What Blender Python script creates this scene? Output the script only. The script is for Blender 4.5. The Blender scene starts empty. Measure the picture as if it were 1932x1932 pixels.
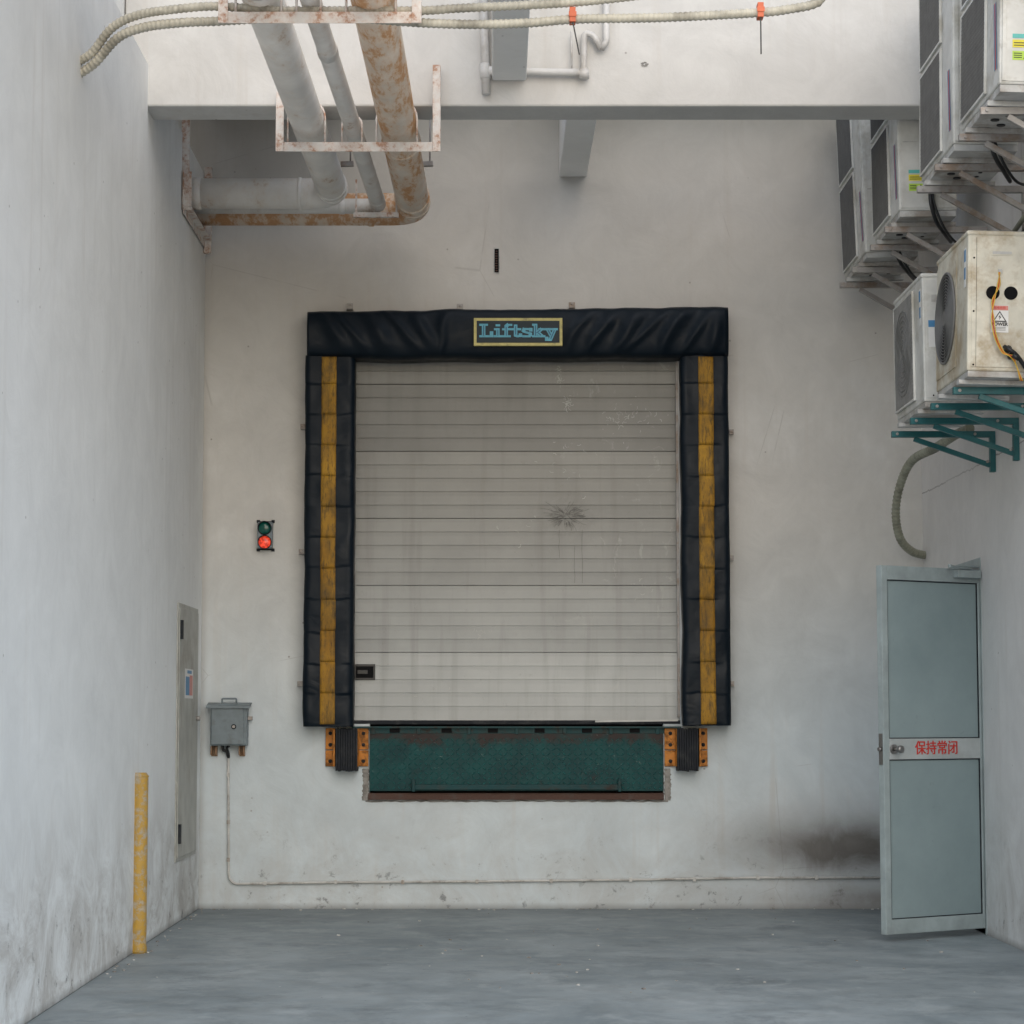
import bpy, bmesh, math, random
from mathutils import Vector, Matrix, noise as mn
random.seed(4)
S=bpy.context.scene
COL=S.collection
# ---------------------------------------------------------------- camera
F=4155.0; CX=931.0; CY=1015.6; IMG=1932.0; TH=0.0803
CAMP=Vector((0,-15,1.3)); ct,st=math.cos(TH),math.sin(TH)
cam=bpy.data.cameras.new("camera"); co=bpy.data.objects.new("camera",cam); COL.objects.link(co)
co.location=CAMP; co.rotation_euler=(math.radians(90)+TH,0,0)
cam.sensor_width=36; cam.lens=36*F/IMG; cam.shift_x=(IMG/2-CX)/IMG; cam.shift_y=(CY-IMG/2)/IMG
cam.clip_end=1000; S.camera=co
S.view_settings.view_transform='Standard'; S.view_settings.look='None'; S.view_settings.exposure=0
# survey helpers: measured photo point -> metres on a real plane of the building
def ray(px,py):
    dx=(px-CX)/F; dy=-(py-CY)/F
    return Vector((dx,ct-dy*st,st+dy*ct))
def W(px,py,Y=0.0):
    d=ray(px,py); t=(Y-CAMP.y)/d.y; p=CAMP+d*t; return p.x,p.z
def P(px,py,Y=0.0):
    x,z=W(px,py,Y); return Vector((x,Y,z))
# ---------------------------------------------------------------- nodes
class NT:
    def __init__(s,name):
        s.m=bpy.data.materials.new(name); s.m.use_nodes=True; s.t=s.m.node_tree; s.t.nodes.clear()
        s.out=s.t.nodes.new('ShaderNodeOutputMaterial'); s.b=s.t.nodes.new('ShaderNodeBsdfPrincipled')
        s.t.links.new(s.b.outputs[0],s.out.inputs[0])
        g=s.t.nodes.new('ShaderNodeNewGeometry'); s.pos=g.outputs['Position']
        q=s.t.nodes.new('ShaderNodeSeparateXYZ'); s.t.links.new(s.pos,q.inputs[0]); s.x,s.y,s.z=q.outputs
    def put(s,sock,v):
        if v is None: return
        if isinstance(v,bpy.types.NodeSocket): s.t.links.new(v,sock)
        elif isinstance(v,(tuple,list)):
            n=len(sock.default_value); v=tuple(v)
            sock.default_value=v+(1,) if len(v)<n else v[:n]
        else: sock.default_value=v
    def math(s,op,a,b=None,c=None,clamp=False):
        n=s.t.nodes.new('ShaderNodeMath'); n.operation=op; n.use_clamp=clamp
        s.put(n.inputs[0],a); s.put(n.inputs[1],b)
        if c is not None: s.put(n.inputs[2],c)
        return n.outputs[0]
    def mul(s,a,b): return s.math('MULTIPLY',a,b)
    def mix(s,f,a,b,bt='MIX'):
        n=s.t.nodes.new('ShaderNodeMix'); n.data_type='RGBA'; n.blend_type=bt
        s.put(n.inputs[0],f); s.put(n.inputs[6],a); s.put(n.inputs[7],b); return n.outputs[2]
    def mr(s,v,a,b,c=0.,d=1.,smooth=False):
        n=s.t.nodes.new('ShaderNodeMapRange'); n.interpolation_type='SMOOTHSTEP' if smooth else 'LINEAR'
        for i,q in enumerate((v,a,b,c,d)): s.put(n.inputs[i],q)
        return n.outputs[0]
    def scale(s,v,sc,off=(0,0,0)):
        n=s.t.nodes.new('ShaderNodeMapping'); s.put(n.inputs[0],v); n.inputs['Scale'].default_value=sc; n.inputs['Location'].default_value=off
        return n.outputs[0]
    def noise(s,scale=5,detail=3,rough=.55,vec=None,dist=0.):
        n=s.t.nodes.new('ShaderNodeTexNoise'); s.put(n.inputs['Vector'],s.pos if vec is None else vec)
        n.inputs['Scale'].default_value=scale; n.inputs['Detail'].default_value=min(detail,6); n.inputs['Roughness'].default_value=rough
        n.inputs['Distortion'].default_value=dist
        return n.outputs[0]
    def vor(s,scale=5,vec=None,feature='F1',out=0):
        n=s.t.nodes.new('ShaderNodeTexVoronoi'); s.put(n.inputs['Vector'],s.pos if vec is None else vec)
        n.feature=feature; n.inputs['Scale'].default_value=scale; return n.outputs[out]
    def bump(s,h,strength=.3,dist=.01):
        n=s.t.nodes.new('ShaderNodeBump'); n.inputs['Strength'].default_value=strength; n.inputs['Distance'].default_value=dist
        s.put(n.inputs['Height'],h); s.t.links.new(n.outputs[0],s.b.inputs['Normal'])
    def fin(s,col,rough=.6,metal=0.,spec=.5):
        s.put(s.b.inputs['Base Color'],col); s.put(s.b.inputs['Roughness'],rough); s.put(s.b.inputs['Metallic'],metal)
        s.b.inputs['Specular IOR Level'].default_value=spec
        return s.m
def basic(name,col,rough=.5,metal=0.,var=.18,scale=14,dirt=None,dirtamt=.5,bump=0.,spec=.5):
    n=NT(name); a=n.noise(scale,3,.6); f=n.mr(a,.3,.7,1-var,1+var*.5)
    c=n.mix(1.,col,f,'MULTIPLY')
    if dirt:
        d=n.mr(n.noise(scale*.45,5,.7),.62-dirtamt*.2,.78-dirtamt*.2,0,.85); c=n.mix(d,c,dirt)
    if bump: n.bump(a,bump,.005)
    return n.fin(c,rough,metal,spec)
def plaster(name,top,bot,grime=.6,soot=None,z0=.6,z1=3.6,mold=.5,extra=None,warm=(.48,.43,.37),amp=1.):
    n=NT(name)
    base=n.mix(n.mr(n.z,z0,z1,0,1,True),bot,top)
    n1=n.noise(.8,6,.66,dist=.4); n2=n.noise(3.1,5,.7,dist=.8)
    base=n.mix(1.,base,n.mr(n1,.3,.7,1-.13*amp,1.06),'MULTIPLY')
    base=n.mix(1.,base,n.mr(n2,.35,.7,1-.07*amp,1.04),'MULTIPLY')
    base=n.mix(n.mr(n1,.54,.64,0,.14),base,(.76,.77,.77))
    sk=n.noise(1.,4,.6,n.scale(n.pos,(12,12,.45)))
    base=n.mix(n.mul(n.mr(sk,.54,.72,0,.30*amp),n.mr(n1,.42,.6)),base,warm)
    v=n.vor(6.5); ch=n.mul(n.mr(v,.03,.055,1,0),n.mr(n1,.5,.53))
    base=n.mix(n.mul(ch,.65),base,(.2,.18,.16))
    if grime or mold:
        g1=n.noise(2.4,6,.74,dist=.8)
        g=n.mul(n.mul(n.mr(n.z,0.,1.15,1,0,True),n.mr(g1,.40,.6)),grime)
        base=n.mix(g,base,(.38,.36,.33))
        m1=n.noise(8,6,.8,dist=.3)
        mo=n.mul(n.mul(n.mr(n.z,.02,.75,1,0,True),n.mr(n.math('ADD',m1,n.mul(g1,.35)),.77,.84)),mold)
        base=n.mix(mo,base,(.09,.095,.10))
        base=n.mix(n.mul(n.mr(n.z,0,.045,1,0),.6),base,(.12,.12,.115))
    if soot:
        for (sx,sz,wx,wz,am,sc) in soot:
            ex=n.math('POWER',n.math('ABSOLUTE',n.math('DIVIDE',n.math('SUBTRACT',n.x,sx),wx)),2.)
            ez=n.math('POWER',n.math('ABSOLUTE',n.math('DIVIDE',n.math('SUBTRACT',n.z,sz),wz)),2.)
            e=n.math('EXPONENT',n.mul(n.math('ADD',ex,ez),-1.))
            e=n.math('MULTIPLY',n.mul(e,n.mr(n2,.3,.6,.65,1.1)),am,clamp=True)
            base=n.mix(e,base,sc)
    if extra: base=extra(n,base,n1,n2)
    n.bump(n.math('ADD',n.mul(n2,1.5),n.mul(n.noise(26,3,.6),.35)),.22,.012)
    return n.fin(base,.9,spec=.2)
def painted(name,paint,rust=(.22,.085,.035),amt=.5,scale=6,rough=.5,vec=None,bump=.25,rust2=(.36,.17,.08),xr=None,spec=.4):
    n=NT(name)
    v=None if vec is None else n.scale(n.pos,vec)
    a=n.noise(scale,6,.75,v,.1); lo=.74-.42*amt
    if xr: a=n.math('ADD',a,n.mr(n.x,xr-.1,xr,.07,0))
    m=n.mr(a,lo,lo+.09); p=n.mix(1.,paint,n.mr(n.noise(scale*.6,4),.3,.7,.82,1.05),'MULTIPLY')
    halo=n.mr(a,lo-.12,lo+.02,0,.45); p=n.mix(halo,p,rust2)
    r=n.mix(n.noise(scale*6,3),rust,rust2); c=n.mix(m,p,r)
    if bump: n.bump(n.mul(m,-.5),bump,.003)
    return n.fin(c,n.mr(m,0,1,rough,.9),spec=spec)
M={}
def back_extra(n,base,n1,n2):
    c=n.vor(.9,None,'DISTANCE_TO_EDGE'); cr=n.mul(n.mr(c,.0,.0035,1,0),n.mr(n1,.56,.6))
    base=n.mix(n.mul(cr,.3),base,(.2,.18,.16))
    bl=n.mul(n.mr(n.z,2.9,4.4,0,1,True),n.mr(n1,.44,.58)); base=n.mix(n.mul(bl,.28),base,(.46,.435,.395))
    return base
def right_extra(n,base,n1,n2):
    d=n.math('ABSOLUTE',n.math('SUBTRACT',n.z,n.math('ADD',2.78,n.mul(n2,.06)))); l=n.mul(n.mr(d,.0015,.006,1,0),n.mr(n1,.4,.5,.35,.75))
    base=n.mix(l,base,(.2,.18,.165))
    d=n.math('ABSOLUTE',n.math('SUBTRACT',n.y,n.math('ADD',-2.98,n.mul(n2,.02)))); return n.mix(n.mr(d,.002,.008,.4,0),base,(.25,.23,.21))
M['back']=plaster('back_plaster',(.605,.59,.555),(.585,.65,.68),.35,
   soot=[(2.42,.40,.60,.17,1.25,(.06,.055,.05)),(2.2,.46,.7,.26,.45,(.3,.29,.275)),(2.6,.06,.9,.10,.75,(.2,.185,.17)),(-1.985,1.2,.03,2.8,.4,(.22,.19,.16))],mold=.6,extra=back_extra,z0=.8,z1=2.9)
M['left']=plaster('left_plaster',(.75,.745,.715),(.82,.855,.86),.7,mold=.8,amp=.6)
M['right']=plaster('right_plaster',(.74,.715,.69),(.70,.715,.715),.5,mold=.6,amp=.7,extra=right_extra)
M['beam']=plaster('beam_plaster',(.62,.61,.585),(.62,.61,.585),0,mold=0)
M['joist']=plaster('joist_bounce_plaster',(.84,.84,.82),(.84,.84,.82),0,mold=0,amp=.3)  # paler than the beam: floor bounce light put into the colour
def floor_mat():
    n=NT('concrete_floor')
    a=n.noise(.9,6,.68,dist=.4); b=n.noise(5,5,.72)
    c=n.mix(n.mr(a,.35,.65),(.185,.222,.238),(.31,.352,.368))
    c=n.mix(1.,c,n.mr(b,.3,.7,.84,1.10),'MULTIPLY')
    st_=n.noise(2.2,6,.78,n.scale(n.pos,(1,1,1),(4,2,0)),.3); c=n.mix(n.mr(st_,.52,.66,0,.5),c,(.115,.138,.148))
    tr=n.noise(3.5,5,.7,n.scale(n.pos,(1,.8,1),(3,1,0)),.4); c=n.mix(n.mr(tr,.53,.68,0,.38),c,(.42,.46,.47))
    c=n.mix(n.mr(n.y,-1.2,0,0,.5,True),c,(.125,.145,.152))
    c=n.mix(n.mr(n.y,-6.5,-8.5,0,1),c,(.52,.50,.47))  # ground outside the bay paled as an added reflector for bounce light
    sp=n.vor(9); c=n.mix(n.mul(n.mr(sp,.03,.05,1,0),n.mr(a,.5,.54)),c,(.05,.05,.05))
    sp=n.vor(4,n.scale(n.pos,(1,1,1),(7,3,1))); c=n.mix(n.mul(n.mr(sp,.02,.03,1,0),.8),c,(.6,.6,.58))
    n.bump(n.math('ADD',n.mul(n.noise(30,3,.6),.6),b),.15,.006)
    return n.fin(c,n.mr(b,.3,.7,.42,.7),spec=.35)
M['floor']=floor_mat()
def vinyl(name,col=(.0028,.0075,.0135),r=.40):
    n=NT(name); a=n.noise(5,6,.7,dist=.6)
    c=n.mix(n.mr(a,.60,.80,0,.4),col,(.018,.028,.034)) 
    sc=n.noise(9,4,.7,n.scale(n.pos,(6,1,.6))); c=n.mix(n.mr(sc,.68,.78,0,.35),c,(.06,.065,.06))
    n.bump(n.noise(4.5,2,.45,n.scale(n.pos,(1,1,1.4)),1.2),.25,.03)
    return n.fin(c,n.mr(a,.3,.7,r-.06,r+.2),spec=.2)
M['vinyl']=vinyl('black_vinyl')
def strip_mat():
    n=NT('yellow_strip'); a=n.noise(4,6,.72,n.scale(n.pos,(2.2,1,1))) 
    c=n.mix(n.mr(n.noise(2.3,3),.35,.65),(.27,.135,.014),(.43,.235,.028))
    c=n.mix(n.mr(a,.42,.64,0,.85),c,(.12,.075,.024))
    s=n.noise(14,4,.8,n.scale(n.pos,(4,1,.7))); c=n.mix(n.mr(s,.50,.62,0,.7),c,(.06,.043,.022))
    n.bump(a,.2,.006)
    return n.fin(c,.65,spec=.25)
M['strip']=strip_mat()
def doormat():
    n=NT('door_paint'); o=n.t.nodes.new('ShaderNodeObjectInfo'); tc=n.t.nodes.new('ShaderNodeTexCoord'); sx=n.t.nodes.new('ShaderNodeSeparateXYZ'); n.t.links.new(tc.outputs['Generated'],sx.inputs[0])
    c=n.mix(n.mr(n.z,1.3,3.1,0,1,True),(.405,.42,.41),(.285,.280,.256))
    c=n.mix(1.,c,o.outputs['Color'],'MULTIPLY')
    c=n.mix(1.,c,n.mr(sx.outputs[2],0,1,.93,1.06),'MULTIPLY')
    a=n.noise(1.8,6,.65)
    c=n.mix(1.,c,n.mr(a,.3,.7,.86,1.06),'MULTIPLY')
    sk=n.noise(2,5,.6,n.scale(n.pos,(5,1,.35))); c=n.mix(n.mr(sk,.52,.75,0,.4),c,(.17,.165,.15))
    sm=n.noise(7,6,.75,n.scale(n.pos,(1,1,.7)),1.); c=n.mix(n.mul(n.mr(sm,.60,.66,0,.3),n.mr(n.x,.1,.8)),c,(.50,.50,.475))
    ex=n.math('POWER',n.math('ABSOLUTE',n.math('DIVIDE',n.math('SUBTRACT',n.x,.50),.17)),2.); ez=n.math('POWER',n.math('ABSOLUTE',n.math('DIVIDE',n.math('SUBTRACT',n.z,2.66),.13)),2.)
    e=n.mul(n.math('EXPONENT',n.mul(n.math('ADD',ex,ez),-1.)),n.mr(sm,.42,.6,0,.6)); c=n.mix(e,c,(.13,.125,.11))
    dt=n.noise(18,5,.8); c=n.mix(n.mr(dt,.60,.72,0,.4),c,(.15,.142,.125))
    return n.fin(c,.48,spec=.4)
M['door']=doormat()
M['dark']=basic('dark_gap',(.008,.008,.009),.8,spec=.1)
M['black']=basic('black_rubber',(.010,.013,.018),.65,dirt=(.04,.043,.045),dirtamt=.6,scale=20,bump=.3,spec=.25)
M['cable']=basic('cable_sheath',(.010,.011,.012),.4)
M['tealrust']=painted('teal_rusted',(.005,.050,.056),amt=.45,scale=9,rust=(.05,.028,.022),rust2=(.04,.045,.04),spec=.2)
M['rust']=painted('rusted_steel',(.07,.055,.05),amt=.85,scale=12,rust=(.065,.036,.030),rust2=(.11,.07,.055),spec=.2)
M['bracket_green']=basic('green_bracket_paint',(.009,.115,.125),.45,scale=25,dirt=(.05,.13,.13),dirtamt=.2)
M['galv']=basic('galvanised_steel',(.36,.345,.33),.5,.35,dirt=(.24,.17,.12),dirtamt=.7,scale=12)
M['bumper_y']=painted('bumper_yellow',(.56,.20,.012),amt=.52,scale=16,rust=(.05,.03,.02),rust2=(.34,.13,.02))
M['pipe1']=painted('pipe_white',(.78,.755,.71),amt=.36,scale=6,rust=(.40,.24,.14),rust2=(.64,.55,.45),vec=(1,.5,1),bump=0)
M['pipe2']=painted('pipe_grey',(.70,.685,.65),amt=.3,scale=7,rust2=(.54,.45,.37),vec=(1,.5,1),bump=0)
M['pipe3']=painted('pipe_rusty',(.72,.64,.55),amt=.57,scale=8,rust=(.44,.19,.065),rust2=(.64,.42,.25),vec=(1,.28,1),bump=0,xr=-.62)
M['hanger']=painted('hanger_paint',(.72,.69,.65),amt=.5,scale=14,rust=(.30,.12,.05),rust2=(.56,.39,.30))
M['hose']=basic('cream_hose',(.54,.51,.42),.5,scale=10,dirt=(.26,.24,.19),dirtamt=.7)
M['hose2']=basic('grey_hose',(.34,.345,.27),.55,scale=10,dirt=(.17,.17,.13),dirtamt=.7)
M['pvc']=basic('white_pvc',(.62,.61,.59),.4,scale=6,dirt=(.38,.35,.31),dirtamt=.6)
M['ac']=basic('ac_casing',(.62,.62,.585),.42,scale=7,dirt=(.38,.36,.30),dirtamt=.6)
M['ac2']=basic('ac_casing_aged',(.62,.595,.50),.45,scale=9,dirt=(.36,.28,.17),dirtamt=.8)
M['acdark']=basic('grille_dark',(.018,.018,.019),.7)
M['wire']=basic('grille_wire',(.15,.15,.145),.5)
M['wire_l']=basic('grille_wire_light',(.22,.22,.21),.5)
M['pan']=basic('base_pan',(.50,.50,.48),.5,scale=9,dirt=(.25,.21,.17),dirtamt=.8)
M['box']=basic('grey_box_paint',(.16,.20,.22),.45,scale=12,dirt=(.1,.11,.11),dirtamt=.4)
M['panel']=basic('cream_panel',(.43,.435,.40),.55,scale=6,dirt=(.29,.27,.23),dirtamt=.6)
M['frame']=basic('door_frame_steel',(.345,.41,.42),.45,scale=6,dirt=(.26,.30,.31),dirtamt=.6,spec=.35)
M['midrail']=basic('door_label_strip',(.44,.48,.485),.45,scale=6,dirt=(.36,.38,.38),dirtamt=.5,spec=.35)
def glassmat():
    n=NT('frosted_panel'); a=n.noise(1.7,6,.68); c=n.mix(n.mr(a,.3,.7),(.225,.295,.31),(.285,.36,.375))
    c=n.mix(n.mr(n.noise(12,5,.8),.62,.72,0,.3),c,(.17,.21,.215))
    return n.fin(c,.42,spec=.4)
M['frost']=glassmat()
M['steel']=basic('bare_steel',(.30,.29,.28),.35,.9)
M['yellowpole']=painted('yellow_post_paint',(.50,.30,.045),amt=.60,scale=22,rust=(.44,.43,.40),rust2=(.34,.24,.09),bump=.6)
M['red']=basic('red_letter',(.62,.035,.025),.5,var=.05)
M['white']=basic('sticker_white',(.72,.72,.70),.5,var=.08)
M['blue']=basic('sticker_blue',(.06,.22,.42),.5,var=.08)
M['cyan']=basic('sticker_cyan',(.12,.5,.45),.5,var=.08)
M['pink']=basic('sticker_pink',(.62,.24,.2),.5,var=.08)
M['yel']=basic('sticker_yellow',(.75,.66,.05),.5,var=.08)
M['lime']=basic('sticker_lime',(.45,.66,.08),.5,var=.08)
M['ink']=basic('ink',(.02,.02,.02),.5)
M['orange']=basic('orange_tie',(.60,.13,.05),.5,var=.15)
M['signy']=basic('sign_border_yellow',(.50,.43,.15),.5,scale=30,dirt=(.15,.13,.07),dirtamt=.4)
M['signt']=basic('sign_letter_blue',(.085,.34,.45),.5,scale=40)
M['signd']=basic('sign_letter_inline',(.012,.10,.19),.5)
M['signbg']=basic('sign_ground',(.010,.022,.03),.5,spec=.3)
M['wy']=basic('wire_yellow',(.62,.42,.03),.4,var=.1); M['wr']=basic('wire_red',(.5,.04,.03),.4,var=.1)
M['smear']=basic('pale_smear',(.48,.48,.455),.7)
M['stain']=basic('dark_splash',(.10,.098,.088),.7)
M['gl']=basic('green_lens',(.008,.10,.078),.12,var=.3)
def redlens():
    n=NT('lit_red_lens'); n.b.inputs['Emission Color'].default_value=(1,.09,.04,1)
    e=n.mr(n.noise(60,2),.35,.65,.15,.8); n.put(n.b.inputs['Emission Strength'],e); return n.fin((.40,.025,.015),.2)
M['rl']=redlens()
M['conduit']=basic('painted_conduit',(.50,.50,.48),.6,scale=12,dirt=(.2,.18,.15),dirtamt=.6)
M['chip']=basic('chipped_concrete',(.30,.29,.27),.9,scale=30,dirt=(.14,.13,.12),dirtamt=.9,bump=.8)
# ---------------------------------------------------------------- mesh builder
WM={}
def setp(o,label=None,category=None,group=None,kind=None):
    for k,v in (('label',label),('category',category),('group',group),('kind',kind)):
        if v: o[k]=v
class B:
    def __init__(s): s.bm=bmesh.new()
    def poly(s,vs,m=0,smooth=False):
        f=s.bm.faces.new([s.bm.verts.new(v) for v in vs]); f.material_index=m; f.smooth=smooth; return f
    def box(s,x0,x1,y0,y1,z0,z1,m=0,T=None):
        if x0>x1:x0,x1=x1,x0
        if y0>y1:y0,y1=y1,y0
        if z0>z1:z0,z1=z1,z0
        c=[Vector(q) for q in ((x0,y0,z0),(x1,y0,z0),(x1,y1,z0),(x0,y1,z0),(x0,y0,z1),(x1,y0,z1),(x1,y1,z1),(x0,y1,z1))]
        if T is not None: c=[T@q for q in c]
        v=[s.bm.verts.new(q) for q in c]
        for f in ((0,3,2,1),(4,5,6,7),(0,1,5,4),(1,2,6,5),(2,3,7,6),(3,0,4,7)):
            g=s.bm.faces.new([v[i] for i in f]); g.material_index=m
        return s
    def frame(s,p0,p1,up):
        p0=Vector(p0);p1=Vector(p1);d=p1-p0;L=d.length;d.normalize();u=Vector(up)
        if abs(d.dot(u))>.98:u=Vector((0,1,0))
        r=d.cross(u).normalized();u=r.cross(d)
        return L,Matrix((( d.x,r.x,u.x,p0.x),(d.y,r.y,u.y,p0.y),(d.z,r.z,u.z,p0.z),(0,0,0,1)))
    def bar(s,p0,p1,w,h,m=0,up=(0,0,1)):
        L,T=s.frame(p0,p1,up); return s.box(0,L,-w/2,w/2,-h/2,h/2,m,T)
    def angle(s,p0,p1,size,t,m=0,up=(0,0,1)):
        L,T=s.frame(p0,p1,up)
        s.box(0,L,-size/2,size/2,size/2-t,size/2,m,T); s.box(0,L,-size/2,-size/2+t,-size/2,size/2-t,m,T); return s
    def loft(s,rings,m=0,caps=True,smooth=True,closed=True):
        R=[[s.bm.verts.new(p) for p in r] for r in rings]; n=len(R[0])
        for a,b in zip(R[:-1],R[1:]):
            for i in range(n if closed else n-1):
                j=(i+1)%n; f=s.bm.faces.new((a[i],a[j],b[j],b[i])); f.material_index=m; f.smooth=smooth
        if caps and closed:
            for r in (list(reversed(R[0])),R[-1]):
                f=s.bm.faces.new(r); f.material_index=m
        return s
    def tube(s,pts,r,seg=14,m=0,caps=True):
        pts=[Vector(p) for p in pts]; n=len(pts); rr=r if isinstance(r,(list,tuple)) else [r]*n
        t=(pts[1]-pts[0]).normalized(); u=Vector((0,0,1)) if abs(t.z)<.9 else Vector((1,0,0))
        nv=(u-t*u.dot(t)).normalized(); rings=[]
        for i,p in enumerate(pts):
            a=pts[max(i-1,0)]; b=pts[min(i+1,n-1)]; tn=(b-a)
            if tn.length>1e-9: t=tn.normalized()
            nv=(nv-t*nv.dot(t)).normalized(); bn=t.cross(nv)
            rings.append([p+(nv*math.cos(2*math.pi*k/seg)+bn*math.sin(2*math.pi*k/seg))*rr[i] for k in range(seg)])
        return s.loft(rings,m,caps)
    def cyl(s,p0,p1,r,r1=None,seg=20,m=0): return s.tube([p0,p1],[r,r if r1 is None else r1],seg,m)
    def torus(s,c,axis,R,r,m=0,seg=24,a0=0,a1=2*math.pi,sub=6):
        axis=Vector(axis).normalized(); u=Vector((0,0,1)) if abs(axis.z)<.9 else Vector((1,0,0))
        a=axis.cross(u).normalized(); b=axis.cross(a); c=Vector(c)
        s.tube([c+(a*math.cos(a0+(a1-a0)*k/seg)+b*math.sin(a0+(a1-a0)*k/seg))*R for k in range(seg+1)],r,sub,m,caps=False); return s
    def obj(s,name,mats,parent=None,bevel=0,origin=True,label=None,category=None,group=None,kind=None,recalc=True):
        bm=s.bm
        if recalc: bmesh.ops.recalc_face_normals(bm,faces=bm.faces)
        if origin is True:
            xs=[v.co for v in bm.verts]
            loc=Vector(((min(v.x for v in xs)+max(v.x for v in xs))/2,(min(v.y for v in xs)+max(v.y for v in xs))/2,min(v.z for v in xs)))
        else: loc=Vector(origin) if origin else Vector((0,0,0))
        bmesh.ops.translate(bm,verts=bm.verts,vec=-loc)
        me=bpy.data.meshes.new(name); bm.to_mesh(me); bm.free()
        for q in (mats if isinstance(mats,(list,tuple)) else [mats]): me.materials.append(M[q] if isinstance(q,str) else q)
        o=bpy.data.objects.new(name,me); COL.objects.link(o); o.location=loc; WM[o.name]=Matrix.Translation(loc)
        if parent: o.parent=parent; o.matrix_parent_inverse=WM[parent.name].inverted()
        if bevel:
            md=o.modifiers.new('bevel','BEVEL'); md.width=bevel; md.segments=2; md.limit_method='ANGLE'
        setp(o,label,category,group,kind); return o
def empty(name,loc,label,category,group=None):
    o=bpy.data.objects.new(name,None); COL.objects.link(o); o.location=loc; o.empty_display_size=.1
    WM[o.name]=Matrix.Translation(Vector(loc)); setp(o,label,category,group); return o
def dup(root,loc,rot=None,label=None):
    def rec(o,par):
        c=o.copy(); COL.objects.link(c)
        if par: c.parent=par; c.matrix_parent_inverse=o.matrix_parent_inverse.copy()
        for k in [q for q in bpy.data.objects if q.parent==o]: rec(k,c)
        return c
    n=rec(root,None); n.location=loc
    if rot: n.rotation_euler=rot
    if label: n['label']=label
    return n
def fillet(pts,r,n=8):
    pts=[Vector(p) for p in pts]; out=[pts[0]]
    for a,b,c in zip(pts[:-2],pts[1:-1],pts[2:]):
        u=(a-b).normalized(); v=(c-b).normalized(); ang=u.angle(v)
        if ang>3.05: out.append(b); continue
        d=min(r/math.tan(ang/2),(a-b).length*.49,(c-b).length*.49); rr=d*math.tan(ang/2)
        ce=b+(u+v).normalized()*(rr/math.sin(ang/2)); s0=b+u*d-ce; s1=b+v*d-ce; tot=s0.angle(s1)
        for k in range(n+1):
            t=k/n; out.append(ce+(s0*math.sin((1-t)*tot)+s1*math.sin(t*tot))/math.sin(tot))
    out.append(pts[-1]); return out
def spline(pts,n=14):
    pts=[Vector(p) for p in pts]; q=[pts[0]*2-pts[1]]+pts+[pts[-1]*2-pts[-2]]; out=[]
    for i in range(1,len(q)-2):
        for k in range(n):
            t=k/n; a,b,c,d=q[i-1],q[i],q[i+1],q[i+2]
            out.append(.5*((2*b)+(c-a)*t+(2*a-5*b+4*c-d)*t*t+(3*b-a-3*c+d)*t**3))
    out.append(pts[-1]); return out
def resample(pts,step):
    L=[0]
    for a,b in zip(pts[:-1],pts[1:]): L.append(L[-1]+(b-a).length)
    n=max(2,int(L[-1]/step)); out=[]; i=0
    for k in range(n+1):
        d=L[-1]*k/n
        while i<len(L)-2 and L[i+1]<d: i+=1
        t=(d-L[i])/max(L[i+1]-L[i],1e-9); out.append(pts[i].lerp(pts[i+1],min(t,1)))
    return out
def hose(b,pts,r,m=0,pitch=.024,am=.10):
    q=resample(spline(pts),pitch/4); rr=[r*(1+(am,.0,-am*1.2,0)[i%4]) for i in range(len(q))]; b.tube(q,rr,10,m)
def text_into(b,txt,size,T,m=0,bold=0.,extr=.0008,align='CENTER'):
    cu=bpy.data.curves.new('t','FONT'); cu.body=txt; cu.size=size; cu.align_x=align; cu.align_y='CENTER'; cu.extrude=extr; cu.offset=bold; cu.resolution_u=3
    o=bpy.data.objects.new('t',cu); COL.objects.link(o); dg=bpy.context.evaluated_depsgraph_get(); dg.update()
    me=bpy.data.meshes.new_from_object(o.evaluated_get(dg)); bpy.data.objects.remove(o)
    vs=[b.bm.verts.new(T@v.co) for v in me.vertices]
    for p in me.polygons:
        try: f=b.bm.faces.new([vs[i] for i in p.vertices]); f.material_index=m
        except ValueError: pass
FACE=lambda x,y,z:Matrix(((1,0,0,x),(0,0,-1,y),(0,1,0,z),(0,0,0,1)))   # text facing -Y
def ribbon(b,pts,w,y,m=0):
    for (p,q) in zip(pts[:-1],pts[1:]):
        d=Vector((q[0]-p[0],q[1]-p[1])) 
        if d.length<1e-6: continue
        d.normalize(); n=Vector((-d.y,d.x))*w/2
        b.poly([(p[0]-n.x,y,p[1]-n.y),(q[0]-n.x,y,q[1]-n.y),(q[0]+n.x,y,q[1]+n.y),(p[0]+n.x,y,p[1]+n.y)],m)
def nz(x,y,z): return mn.noise(Vector((x,y,z)))
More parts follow.
